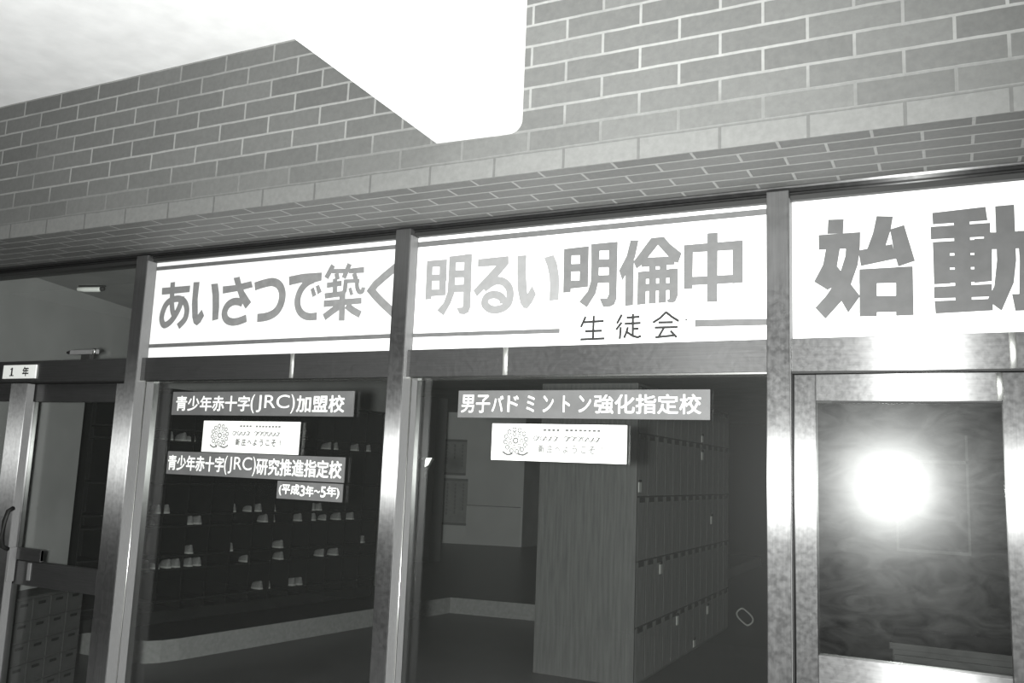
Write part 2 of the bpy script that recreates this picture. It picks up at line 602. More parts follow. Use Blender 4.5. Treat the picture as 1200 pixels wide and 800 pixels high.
GLYPHS = {
    'a': [["P",[[-3414,2359],[-3227,2360],[-3228,2328],[-3411,2325]]],["C",[[-3345,2383],[-3340,2302],[-3331,2249],[-3315,2217]],30],["C",[[-3273,2311],[-3284,2262],[-3310,2217],[-3341,2186],[-3375,2175],[-3395,2200],[-3394,2236],[-3374,2277],[-3338,2296],[-3292,2299],[-3255,2282],[-3236,2250],[-3236,2214],[-3250,2189],[-3282,2164]],32]],
    'i': [["P",[[-3208,2375],[-3169,2374],[-3171,2293],[-3161,2216],[-3139,2240],[-3120,2210],[-3139,2179],[-3161,2164],[-3183,2176],[-3196,2207],[-3206,2269]]],["P",[[-3094,2359],[-3052,2360],[-3038,2311],[-3030,2245],[-3030,2189],[-3067,2183],[-3072,2247],[-3079,2303]]]],
    'sa': [["P",[[-3019,2344],[-2940,2346],[-2847,2359],[-2835,2329],[-2924,2316],[-3016,2309]]],["P",[[-2957,2380],[-2920,2384],[-2907,2352],[-2885,2313],[-2837,2260],[-2868,2230],[-2907,2279],[-2929,2320],[-2944,2351]]],["C",[[-2888,2258],[-2918,2267],[-2951,2266],[-2981,2249],[-2994,2218],[-2982,2189],[-2950,2174],[-2908,2174],[-2857,2187]],36]],
    'tsu': [["C",[[-2824,2332],[-2767,2343],[-2718,2346],[-2679,2328],[-2659,2291],[-2662,2247],[-2686,2210],[-2733,2190],[-2794,2185]],39]],
    'de': [["P",[[-2629,2366],[-2550,2374],[-2445,2373],[-2444,2336],[-2487,2329],[-2528,2324],[-2553,2334],[-2624,2325]]],["P",[[-2502,2301],[-2484,2309],[-2466,2273],[-2487,2264]]],["P",[[-2474,2313],[-2456,2319],[-2438,2286],[-2460,2275]]],["C",[[-2488,2343],[-2520,2333],[-2553,2304],[-2569,2262],[-2563,2223],[-2540,2194],[-2503,2179],[-2455,2179]],34]],
    'kizu': [["P",[[-2393,2385],[-2313,2381],[-2311,2361],[-2391,2364]]],["P",[[-2301,2380],[-2221,2383],[-2219,2356],[-2300,2358]]],["P",[[-2423,2279],[-2321,2284],[-2317,2260],[-2419,2254]]],["P",[[-2424,2247],[-2224,2249],[-2222,2223],[-2422,2217]]],["P",[[-2342,2274],[-2310,2272],[-2305,2153],[-2336,2154]]],["S",[[-2386,2401],[-2419,2346]],26],["S",[[-2365,2364],[-2357,2335]],24],["S",[[-2298,2401],[-2325,2340]],25],["S",[[-2272,2358],[-2259,2329]],23],["S",[[-2413,2313],[-2333,2318]],24],["S",[[-2371,2341],[-2366,2272]],24],["S",[[-2312,2333],[-2314,2286],[-2326,2263]],23],["S",[[-2322,2325],[-2240,2323]],18],["C",[[-2254,2329],[-2250,2294],[-2237,2275],[-2221,2277],[-2218,2294]],21],["S",[[-2289,2295],[-2275,2263]],17],["S",[[-2331,2222],[-2377,2196],[-2416,2172]],32],["S",[[-2300,2220],[-2264,2195],[-2224,2176]],31]],
    'ku': [["S",[[-2059,2371],[-2116,2332],[-2157,2302],[-2177,2278],[-2148,2249],[-2108,2215],[-2048,2168]],36]],
    'mei': [["P",[[-1908,2386],[-1879,2385],[-1876,2224],[-1906,2224]]],["P",[[-1846,2386],[-1812,2386],[-1811,2237],[-1843,2236]]],["P",[[-1908,2386],[-1812,2386],[-1811,2356],[-1907,2359]]],["P",[[-1907,2327],[-1809,2325],[-1809,2297],[-1907,2301]]],["P",[[-1906,2265],[-1810,2263],[-1811,2237],[-1877,2236],[-1905,2233]]],["P",[[-1802,2397],[-1769,2396],[-1769,2245],[-1785,2203],[-1815,2154],[-1847,2177],[-1818,2207],[-1803,2247],[-1801,2314]]],["P",[[-1731,2400],[-1697,2400],[-1693,2183],[-1701,2162],[-1720,2154],[-1742,2158],[-1757,2184],[-1730,2184],[-1727,2196],[-1731,2310]]],["P",[[-1802,2397],[-1697,2400],[-1696,2367],[-1802,2369]]],["P",[[-1802,2339],[-1695,2335],[-1694,2304],[-1801,2308]]],["P",[[-1801,2280],[-1694,2276],[-1693,2245],[-1800,2248]]]],
    'ru': [["P",[[-1669,2376],[-1533,2379],[-1531,2347],[-1575,2300],[-1600,2284],[-1666,2224],[-1684,2250],[-1586,2343],[-1668,2344]]],["C",[[-1637,2254],[-1604,2275],[-1575,2283],[-1545,2273],[-1525,2251],[-1519,2224],[-1524,2194],[-1542,2176],[-1569,2168],[-1597,2169],[-1621,2182],[-1630,2200],[-1620,2221],[-1593,2228],[-1567,2222],[-1550,2207],[-1548,2190]],32]],
    'i2': [["P",[[-1495,2377],[-1455,2377],[-1455,2311],[-1445,2224],[-1426,2254],[-1408,2220],[-1423,2189],[-1443,2165],[-1459,2168],[-1474,2188],[-1487,2238],[-1492,2302]]],["P",[[-1380,2361],[-1340,2369],[-1325,2336],[-1315,2287],[-1312,2246],[-1314,2193],[-1352,2190],[-1352,2249],[-1356,2290],[-1366,2328]]]],
    'mei2': [["P",[[-1298,2389],[-1266,2389],[-1265,2220],[-1296,2219]]],["P",[[-1232,2391],[-1197,2392],[-1196,2236],[-1231,2235]]],["P",[[-1298,2389],[-1197,2392],[-1197,2358],[-1298,2362]]],["P",[[-1297,2329],[-1197,2326],[-1197,2296],[-1297,2299]]],["P",[[-1296,2265],[-1196,2262],[-1196,2236],[-1266,2233],[-1296,2231]]],["P",[[-1188,2399],[-1153,2399],[-1155,2253],[-1165,2209],[-1198,2158],[-1230,2181],[-1197,2219],[-1186,2255],[-1185,2316]]],["P",[[-1118,2400],[-1083,2400],[-1083,2185],[-1091,2164],[-1107,2157],[-1134,2157],[-1149,2189],[-1120,2189],[-1114,2203],[-1117,2323]]],["P",[[-1188,2399],[-1083,2400],[-1083,2369],[-1187,2371]]],["P",[[-1185,2340],[-1083,2334],[-1083,2304],[-1185,2308]]],["P",[[-1186,2279],[-1083,2275],[-1083,2246],[-1186,2249]]]],
    'rin': [["P",[[-1034,2401],[-1003,2398],[-1015,2336],[-1062,2251],[-1076,2290],[-1048,2343]]],["P",[[-1051,2299],[-1019,2336],[-1019,2158],[-1050,2156]]],["P",[[-956,2403],[-925,2385],[-930,2375],[-964,2334],[-990,2305],[-1009,2292],[-1021,2320]]],["P",[[-956,2403],[-908,2404],[-886,2376],[-842,2338],[-854,2303],[-869,2308],[-895,2335],[-930,2375]]],["P",[[-990,2332],[-869,2329],[-867,2298],[-990,2297]]],["P",[[-962,2305],[-936,2303],[-936,2278],[-961,2279]]],["P",[[-922,2302],[-896,2300],[-896,2280],[-922,2280]]],["P",[[-937,2305],[-921,2304],[-921,2295],[-937,2296]]],["P",[[-936,2285],[-921,2285],[-921,2274],[-936,2275]]],["P",[[-1004,2280],[-856,2284],[-856,2251],[-1003,2252]]],["P",[[-1004,2236],[-856,2231],[-856,2206],[-1003,2207]]],["P",[[-1004,2280],[-972,2282],[-972,2160],[-1004,2158]]],["P",[[-961,2281],[-934,2281],[-934,2161],[-961,2160]]],["P",[[-924,2282],[-897,2282],[-896,2162],[-924,2161]]],["P",[[-886,2284],[-855,2284],[-854,2185],[-862,2164],[-875,2159],[-889,2162],[-895,2170],[-885,2175]]]],
    'chu': [["P",[[-834,2367],[-801,2366],[-802,2207],[-833,2207]]],["P",[[-662,2367],[-627,2368],[-627,2218],[-662,2217]]],["P",[[-834,2367],[-627,2368],[-627,2335],[-833,2338]]],["P",[[-834,2250],[-627,2248],[-627,2218],[-833,2219]]],["P",[[-751,2403],[-714,2403],[-714,2156],[-750,2156]]]],
    'seitokai': [["P",[[-826,2100],[-820,2100],[-820,2093],[-827,2094]]],["S",[[-1202,2124],[-1220,2085]],9],["S",[[-1208,2103],[-1130,2105]],9],["S",[[-1170,2126],[-1171,2038]],9],["S",[[-1203,2069],[-1136,2069]],9],["S",[[-1221,2039],[-1126,2040]],9],["S",[[-1061,2126],[-1079,2093]],9],["S",[[-1061,2097],[-1082,2070]],9],["S",[[-1064,2080],[-1067,2036]],9],["S",[[-1043,2113],[-994,2115]],9],["S",[[-1050,2091],[-989,2092]],9],["S",[[-1019,2127],[-1018,2047]],9],["S",[[-1019,2071],[-996,2072]],9],["S",[[-1037,2079],[-1043,2057],[-1051,2039]],9],["S",[[-1039,2060],[-1019,2046],[-999,2040],[-987,2045]],9],["S",[[-895,2128],[-917,2107],[-944,2091]],9],["S",[[-897,2128],[-874,2109],[-849,2093]],9],["S",[[-924,2091],[-870,2090]],9],["S",[[-937,2073],[-853,2072]],9],["S",[[-904,2070],[-922,2038]],9],["S",[[-934,2038],[-904,2040],[-860,2043]],9],["S",[[-879,2060],[-856,2035]],9]],
    'shi': [["P",[[-347,2415],[-298,2412],[-301,2364],[-350,2366]]],["P",[[-378,2365],[-248,2364],[-250,2310],[-378,2314]]],["P",[[-355,2318],[-311,2315],[-321,2255],[-252,2151],[-289,2098],[-334,2186],[-352,2177],[-394,2207],[-365,2263]]],["P",[[-293,2316],[-250,2315],[-257,2256],[-279,2192],[-311,2135],[-359,2081],[-391,2119],[-357,2157],[-336,2188],[-310,2239],[-295,2288]]],["P",[[-198,2413],[-149,2407],[-157,2362],[-173,2311],[-231,2298],[-210,2357]]],["P",[[-256,2303],[-153,2316],[-143,2267],[-248,2250]]],["P",[[-159,2365],[-117,2376],[-88,2256],[-137,2241],[-147,2282],[-152,2316]]],["P",[[-253,2240],[-200,2239],[-203,2083],[-255,2084]]],["P",[[-144,2240],[-95,2239],[-96,2082],[-147,2082]]],["P",[[-253,2240],[-95,2239],[-96,2186],[-254,2192]]],["P",[[-254,2151],[-95,2145],[-96,2093],[-255,2097]]]],
    'dou': [["P",[[-35,2408],[114,2413],[118,2369],[-34,2370]]],["P",[[-41,2363],[125,2361],[124,2318],[-41,2322]]],["P",[[25,2378],[69,2374],[67,2086],[22,2085]]],["P",[[-36,2313],[12,2312],[9,2177],[-36,2177]]],["P",[[80,2314],[128,2312],[124,2178],[76,2175]]],["P",[[-36,2313],[128,2310],[127,2266],[-36,2276]]],["P",[[-36,2268],[126,2261],[125,2223],[-36,2229]]],["P",[[-35,2223],[125,2216],[124,2178],[-36,2178]]],["P",[[-36,2169],[123,2169],[122,2130],[-37,2132]]],["P",[[-36,2124],[124,2123],[123,2087],[-34,2084]]],["P",[[107,2332],[142,2329],[140,2276],[105,2279]]],["P",[[112,2330],[247,2327],[245,2273],[110,2278]]],["P",[[140,2412],[191,2412],[190,2238],[181,2169],[146,2085],[109,2119],[129,2162],[139,2241]]],["P",[[197,2329],[247,2327],[237,2117],[230,2088],[209,2083],[182,2083],[175,2135],[194,2134],[199,2237]]]],
}

# ================================================================== THE SETTING
# ---- porch
struct(bx('floor', (-9, 3.2, -2.6, 3.08, -0.12, 0.0), 'concrete'))
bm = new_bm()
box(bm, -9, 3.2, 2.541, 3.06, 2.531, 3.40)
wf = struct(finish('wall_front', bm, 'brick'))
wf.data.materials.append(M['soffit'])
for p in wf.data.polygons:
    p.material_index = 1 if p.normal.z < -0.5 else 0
struct(bx('ceiling', (-9, 3.2, -2.6, 2.541, 3.21, 3.36), 'plaster'))
# concrete beam running out from the brick wall, its lower corner rounded
pr = [(-0.340, 0.62), (-0.340, 0.012), (-0.328, 0.0), (-0.046, 0.0)]
pr += [(-0.046 + 0.046 * math.sin(a), 0.046 - 0.046 * math.cos(a)) for a in [math.pi / 2 * k / 8 for k in range(1, 9)]] + [(0.0, 0.62)]
bm = new_bm()
prism(bm, pr, 0.0, -4.9, 'y')
bo = struct(finish('ceiling_beam', bm, 'beam'))
bo.location = (-1.268, 2.545, 2.678)
bo.rotation_euler = (0, 0, 0.0475)

# ---- steel front: head, mullions, transom rails
hd = struct(bx('trim_1', (-9, 3.0, 2.958, 3.06, 2.512, 2.531), 'head'))
bm = new_bm()
tube(bm, [(-9, 2.953, 2.5265), (3.0, 2.953, 2.5265)], 0.0045, 10)
finish('head_lip', bm, 'rail', hd)
bx('head_groove', (-9, 3.0, 2.975, 3.05, 2.486, 2.512), 'dark', hd)
bx('head_bead', (-9, 3.0, 2.968, 2.976, 2.5035, 2.508), 'head', hd)


def upright(n, x0, x1, low_right=True):
    m = bx('trim_%d' % n, (x0, x1, 2.94, 3.085, 0.0, 2.513), 'mullion', None, 0.003)
    struct(m)
    for s, a in (('return_strip', (x1 + 0.0002, x1 + 0.0016)),):
        bx(s, (a[0], a[1], 2.944, 2.998, 0.0, 2.486), 'side', m)
    if low_right:
        bx('return_strip', (x1 + 0.0002, x1 + 0.0016, 3.004, 3.05, 0.0, 1.905), 'side', m)
        bm = new_bm()
        tube(bm, [(x1 + 0.003, 3.001, 0.0), (x1 + 0.003, 3.001, 1.905)], 0.0035, 8)
        finish('glazing_bead', bm, 'chrome', m, True)
    return m


upright(2, -3.541, -3.466)
upright(3, -2.029, -1.957)
upright(4, -0.5374, -0.464, False)
upright(5, 0.225, 0.30, False)


def streak_bead(x, z0, z1, y, parent, w=0.010):  # added half-round bead, shaped to catch the flash as an upright streak
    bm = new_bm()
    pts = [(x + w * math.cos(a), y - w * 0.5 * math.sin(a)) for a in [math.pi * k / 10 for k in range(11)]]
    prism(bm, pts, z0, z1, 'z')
    return finish('streak_bead', bm, 'streak_bead', parent, True)


for n, x0, x1, sx in ((6, -9, -3.541, None), (7, -3.466, -2.029, -2.545), (8, -1.957, -0.5374, -1.512), (9, -0.464, 0.225, 0.170), (10, 0.30, 3.0, None)):
    t = struct(bx('trim_%d' % n, (x0, x1, 2.965, 3.085, 1.905, 2.014), 'rail', None, 0.002))
    bm = new_bm()
    box(bm, x0, x1, 2.970, 3.05, 1.899, 1.905)
    finish('lower_lip', bm, 'chrome' if n in (7, 8) else 'gasket', t)
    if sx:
        streak_bead(sx, 1.907, 2.012, 2.9652, t)

# ---- window panes
for n, x0, x1 in ((1, -3.466, -2.029), (2, -1.957, -0.5374), (7, 0.30, 3.0)):
    w = struct(empty('window_%d' % n, ((x0 + x1) / 2, 3.053, 0)))
    p = bx('glass_pane', (x0, x1, 3.050, 3.055, 0.06, 1.905), 'glass')
    p.parent = w
    p.location = (-w.location.x, -3.053, 0)
    s = bx('bottom_rail', (x0, x1, 2.97, 3.085, 0.0, 0.06), 'rail')
    s.parent = w
    s.location = (-w.location.x, -3.053, 0)
for n, x0, x1 in ((3, -9, -3.541), (4, -3.466, -2.029), (5, -1.957, -0.5374), (6, -0.464, 0.225), (8, 0.30, 3.0)):
    w = struct(empty('window_%d' % n, ((x0 + x1) / 2, 3.02, 2.25)))
    p = bx('glass_pane', (x0, x1, 3.014, 3.019, 2.014, 2.49), 'glass_top')
    p.parent = w
    p.location = (-w.location.x, -3.02, -2.25)

# ---- door_1: pair of sliding leaves under the grade sign; leaf nearer the street overlaps the other
d1 = struct(empty('door_1'))


def leaf(root, x0, x1, y0, y1, stl, st_r, rail_z, mat_glass, top=1.897):
    if stl:
        bx('stile', (x0, x0 + stl, y0, y1, 0.01, top), 'mullion', root, 0.002)
    if st_r:
        bx('stile', (x1 - st_r, x1, y0, y1, 0.01, top), 'mullion', root, 0.002)
    a, b = x0 + (stl or 0), x1 - (st_r or 0)
    bx('top_rail', (a, b, y0, y1, 1.806, top), 'rail', root, 0.002)
    bx('middle_rail', (a, b, y0, y1, rail_z[0], rail_z[1]), 'rail', root, 0.002)
    bx('bottom_rail', (a, b, y0, y1, 0.01, 0.16), 'rail', root, 0.002)
    ym = (y0 + y1) / 2
    bx('glass_pane', (a, b, ym - 0.0025, ym + 0.0025, rail_z[1], 1.806), mat_glass, root)
    bx('glass_pane', (a, b, ym - 0.0025, ym + 0.0025, 0.16, rail_z[0]), mat_glass, root)


leaf(d1, -5.45, -4.27, 2.955, 2.998, 0.12, 0.13, (0.86, 1.072), 'glass')
leaf(d1, -4.36, -3.545, 3.003, 3.045, 0.07, 0.12, (0.886, 1.002), 'glass')
bx('edge_strip', (-4.2698, -4.268, 2.957, 2.996, 0.01, 1.895), 'side', d1)
bx('bracket', (-4.268, -4.258, 2.958, 2.998, 0.90, 1.068), 'side', d1, 0.002)
bx('bracket', (-4.166, -4.142, 2.998, 3.004, 0.912, 0.998), 'side', d1, 0.002)
bx('lock_box', (-4.245, -4.06, 2.985, 3.004, 1.010, 1.068), 'rail', d1, 0.003)
bm = new_bm()
tube(bm, [(-4.265, 2.952, 1.06), (-4.262, 2.918, 1.075), (-4.255, 2.905, 1.12), (-4.250, 2.905, 1.20), (-4.248, 2.918, 1.25), (-4.262, 2.952, 1.262)], 0.011, 10)
finish('pull_handle', bm, 'gasket', d1, True)

# ---- door_2: leaf whose pane mirrors the flash
d2 = struct(empty('door_2'))
bx('stile', (-0.4575, -0.391, 2.985, 3.03, 0.01, 1.897), 'mullion', d2, 0.002)
bx('stile', (0.1375, 0.218, 2.985, 3.03, 0.01, 1.897), 'mullion', d2, 0.002)
tr = bx('top_rail', (-0.391, 0.1375, 2.985, 3.03, 1.811, 1.897), 'rail', d2, 0.002)
streak_bead(0.1445 - 0.012, 1.813, 1.895, 2.9852, tr, 0.009)
bx('middle_rail', (-0.391, 0.1375, 2.985, 3.03, 0.74, 1.021), 'rail', d2, 0.002)
bx('kick_panel', (-0.391, 0.1375, 2.995, 3.02, 0.16, 0.74), 'rail', d2)
bx('bottom_rail', (-0.391, 0.1375, 2.985, 3.03, 0.01, 0.16), 'rail', d2, 0.002)
gp = bx('glass_pane', (-0.266, 0.266, -0.0025, 0.0025, 1.019, 1.812), 'glass_door', d2)      # turned in its leaf to place the flash's reflection
gp.location = (-0.1268, 3.009, 0)
gp.rotation_euler = (0, 0, 0.030)
bx('gasket', (-0.391, 0.1375, 3.000, 3.012, 1.805, 1.811), 'gasket', d2)

# ---- hall behind the glass
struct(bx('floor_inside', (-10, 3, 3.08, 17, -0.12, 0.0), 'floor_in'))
bm = new_bm()
plat = [(-10, 4.88), (-5.62, 4.98), (-5.50, 5.02), (-5.44, 5.10), (-5.40, 5.24), (-5.10, 7.37), (-4.92, 8.57), (-3.99, 8.72), (-3.20, 8.85), (-3.20, 17), (-10, 17)]
prism(bm, plat, 0.0, 0.165, 'z')
pf = struct(finish('floor_platform', bm, 'kerb'))
pf.data.materials.append(M['floor_in'])
for p in pf.data.polygons:
    p.material_index = 1 if abs(p.normal.z) > 0.5 else 0
struct(bx('ceiling_inside', (-10, 3, 3.09, 17, 2.60, 2.70), 'ceil_in'))


def wall_run(name, a, b, t, z0, z1, mat):
    """upright slab from a to b in plan; t = thickness pushed to the wall's far side"""
    d = (Vector(b) - Vector(a)).normalized()
    n = Vector((-d.y, d.x)) * t
    bm = new_bm()
    prism(bm, [a, b, (b[0] + n.x, b[1] + n.y), (a[0] + n.x, a[1] + n.y)], z0, z1, 'z')
    return struct(finish(name, bm, mat))


bm = new_bm()                                             # entry wall with an opening under a lintel
prism(bm, [(0, 0), (0.948, 0), (0.948, 1.93), (1.568, 1.93), (1.568, 2.60), (0, 2.60)], 0.0, 0.15, 'y')
we = struct(finish('wall_entry', bm, 'wall_in'))
we.location = (-4.873, 3.10, 0)
we.rotation_euler = (0, 0, math.atan2(0.90, -0.297))
wall_run('wall_left', (-6.72, 4.2), (-5.99, 9.30), 0.12, 0.165, 2.60, 'wall_dim')
wall_run('wall_pillar', (-8.2, 11.4), (-6.93, 11.4), 0.3, 0.165, 2.60, 'wall_dim')
wall_run('wall_back', (-9.5, 14.24), (-7.14, 14.955), 0.1, 0.165, 2.60, 'wall_far')
wall_run('wall_back_return', (-7.13, 14.96), (-6.9, 16.9), 0.1, 0.165, 2.60, 'wall_dim')
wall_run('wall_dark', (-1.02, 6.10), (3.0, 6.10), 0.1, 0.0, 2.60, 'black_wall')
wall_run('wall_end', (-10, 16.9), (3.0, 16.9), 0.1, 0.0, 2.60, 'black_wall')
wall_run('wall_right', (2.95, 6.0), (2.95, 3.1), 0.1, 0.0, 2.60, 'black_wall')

# ================================================================== THINGS ON THE FRONT
YB = 2.9965                                       # face of the banners


def banner(x0, x1, label):
    t = tag(empty('slogan_banner', ((x0 + x1) / 2, 3.0, 2.014)), label, 'banner', None)
    b = bx('sheet', (x0, x1, 2.9985, 3.003, 2.0145, 2.4905), 'paper', None)
    b.parent = t
    b.location = -t.location
    return t


def onto(o, t):
    o.parent = t
    o.location = -t.location
    return o


def quad(bm, p, y=YB):
    bm.faces.new([bm.verts.new((a, y, b)) for a, b in p])


b1 = banner(-3.4635, -2.0305, 'white paper banner with seven grey hiragana and kanji characters above the three-plate window')
bm = new_bm()
for g_ in ('a', 'i', 'sa', 'tsu', 'de', 'kizu', 'ku'):
    glyph(bm, g_, 2.9978)
for v in bm.verts:
    v.co.x = min(v.co.x, -2.032)
onto(flat('lettering', bm, 'let_a'), b1)
bm = new_bm()
quad(bm, [(-3.4635, 2.467), (-2.0305, 2.467), (-2.0305, 2.448), (-3.4635, 2.448)], 2.9978)
onto(flat('upper_stripe', bm, 'stripe'), b1)
bm = new_bm()
quad(bm, [(-3.4635, 2.084), (-2.0305, 2.089), (-2.0305, 2.070), (-3.4635, 2.066)], 2.9978)
onto(flat('lower_stripe', bm, 'stripe'), b1)

b2 = banner(-1.9545, -0.5385, 'white paper banner between two uprights with a small black three-character name under pale lettering')
bm = new_bm()
for g_ in ('mei', 'ru', 'i2'):
    glyph(bm, g_, 2.9978)
onto(flat('pale_lettering', bm, 'let_b'), b2)
bm = new_bm()
for g_ in ('mei2', 'rin', 'chu'):
    glyph(bm, g_, 2.9978)
onto(flat('dark_lettering', bm, 'let_c'), b2)
bm = new_bm()
glyph(bm, 'seitokai', 2.9978)
onto(flat('small_lettering', bm, 'ink'), b2)
bm = new_bm()
quad(bm, [(-1.9545, 2.469), (-0.5385, 2.473), (-0.5385, 2.451), (-1.9545, 2.446)], 2.9978)
onto(flat('upper_stripe', bm, 'stripe'), b2)
for q in ([(-1.9545, 2.086), (-1.305, 2.083), (-1.305, 2.066), (-1.9545, 2.070)], [(-0.792, 2.096), (-0.5385, 2.089), (-0.5385, 2.067), (-0.792, 2.070)]):
    bm = new_bm()
    quad(bm, q, 2.9978)
    onto(flat('lower_stripe', bm, 'stripe'), b2)

b3 = banner(-0.4625, 0.2240, 'white paper banner with two very broad dark kanji above the glass door')
bm = new_bm()
for g_ in ('shi', 'dou'):
    glyph(bm, g_, 2.9978)
for v in bm.verts:
    v.co.x = min(v.co.x, 0.222)
onto(flat('lettering', bm, 'let_d'), b3)


# ---- sign plates hung against the glass
def plate(x0, x1, z0, z1, segs, label, bold=0.0015):
    t = tag(empty('sign_plate', ((x0 + x1) / 2, 3.032, z0)), label, 'sign', None)
    onto(bx('board', (x0, x1, 3.030, 3.040, z0, z1), 'plate', None, 0.0015), t)
    bm = new_bm()
    for body, a, b, c, d in segs:
        type_in(bm, body, a, b, c, d, 3.0288, bold * (0.0 if body in ('JRC', '(', ')') else 1.0))
    onto(flat('lettering', bm, 'white'), t)
    for x in (x0 + 0.03, x1 - 0.03):
        onto(bx('spacer', (x - 0.008, x + 0.008, 3.040, 3.0498, (z0 + z1) / 2 - 0.008, (z0 + z1) / 2 + 0.008), 'gasket'), t)
    return t


def sx(px, x0, x1, p0, p1):
    return x0 + (px - p0) / (p1 - p0) * (x1 - x0)


a, b = -3.308, -2.256
plate(a, b, 1.747, 1.856, [('青少年赤十字', sx(85, a, b, 58, 1120), sx(545, a, b, 58, 1120), 1.766, 1.837), ('(', sx(551, a, b, 58, 1120), sx(574, a, b, 58, 1120), 1.758, 1.842), ('JRC', sx(585, a, b, 58, 1120), sx(775, a, b, 58, 1120), 1.763, 1.840), (')', sx(783, a, b, 58, 1120), sx(805, a, b, 58, 1120), 1.758, 1.842), ('加盟校', sx(815, a, b, 58, 1120), sx(1076, a, b, 58, 1120), 1.764, 1.838)],
      'grey sign plate with white lettering, topmost of the three in one window')
a, b = -3.305, -2.282
plate(a, b, 1.471, 1.577, [('青少年赤十字', sx(36, a, b, 28, 1063), sx(388, a, b, 28, 1063), 1.490, 1.560), ('(', sx(391, a, b, 28, 1063), sx(409, a, b, 28, 1063), 1.480, 1.565), ('JRC', sx(415, a, b, 28, 1063), sx(555, a, b, 28, 1063), 1.487, 1.562), (')', sx(560, a, b, 28, 1063), sx(578, a, b, 28, 1063), 1.480, 1.565), ('研究推進指定校', sx(582, a, b, 28, 1063), sx(1053, a, b, 28, 1063), 1.487, 1.561)],
      'long grey sign plate with white lettering just under the white floral card')
a, b = -2.632, -2.285
plate(a, b, 1.3905, 1.466, [('(平成', sx(686, a, b, 672, 1052), sx(809, a, b, 672, 1052), 1.404, 1.455), ('3', sx(812, a, b, 672, 1052), sx(842, a, b, 672, 1052), 1.406, 1.452), ('年', sx(846, a, b, 672, 1052), sx(892, a, b, 672, 1052), 1.406, 1.452), ('〜', sx(895, a, b, 672, 1052), sx(930, a, b, 672, 1052), 1.424, 1.436), ('5', sx(933, a, b, 672, 1052), sx(963, a, b, 672, 1052), 1.406, 1.452), ('年)', sx(967, a, b, 672, 1052), sx(1040, a, b, 672, 1052), 1.404, 1.455)],
      'short grey sign plate with dates in white, smallest and lowest of the plates', 0.0011)
a, b = -1.747, -0.745
segs = [('男子', 42, 188), ('バ', 197, 255), ('ド', 275, 330), ('ミ', 368, 406), ('ン', 446, 496), ('ト', 540, 572), ('ン', 612, 668), ('強化指定校', 682, 1135)]
plate(a, b, 1.7485, 1.855, [(s, sx(p, a, b, 24, 1170), sx(q, a, b, 24, 1170), 1.768 if len(s) > 1 else 1.772, 1.838 if len(s) > 1 else 1.834) for s, p, q in segs],
      'grey sign plate with white lettering in the window showing wooden lockers', 0.0009)


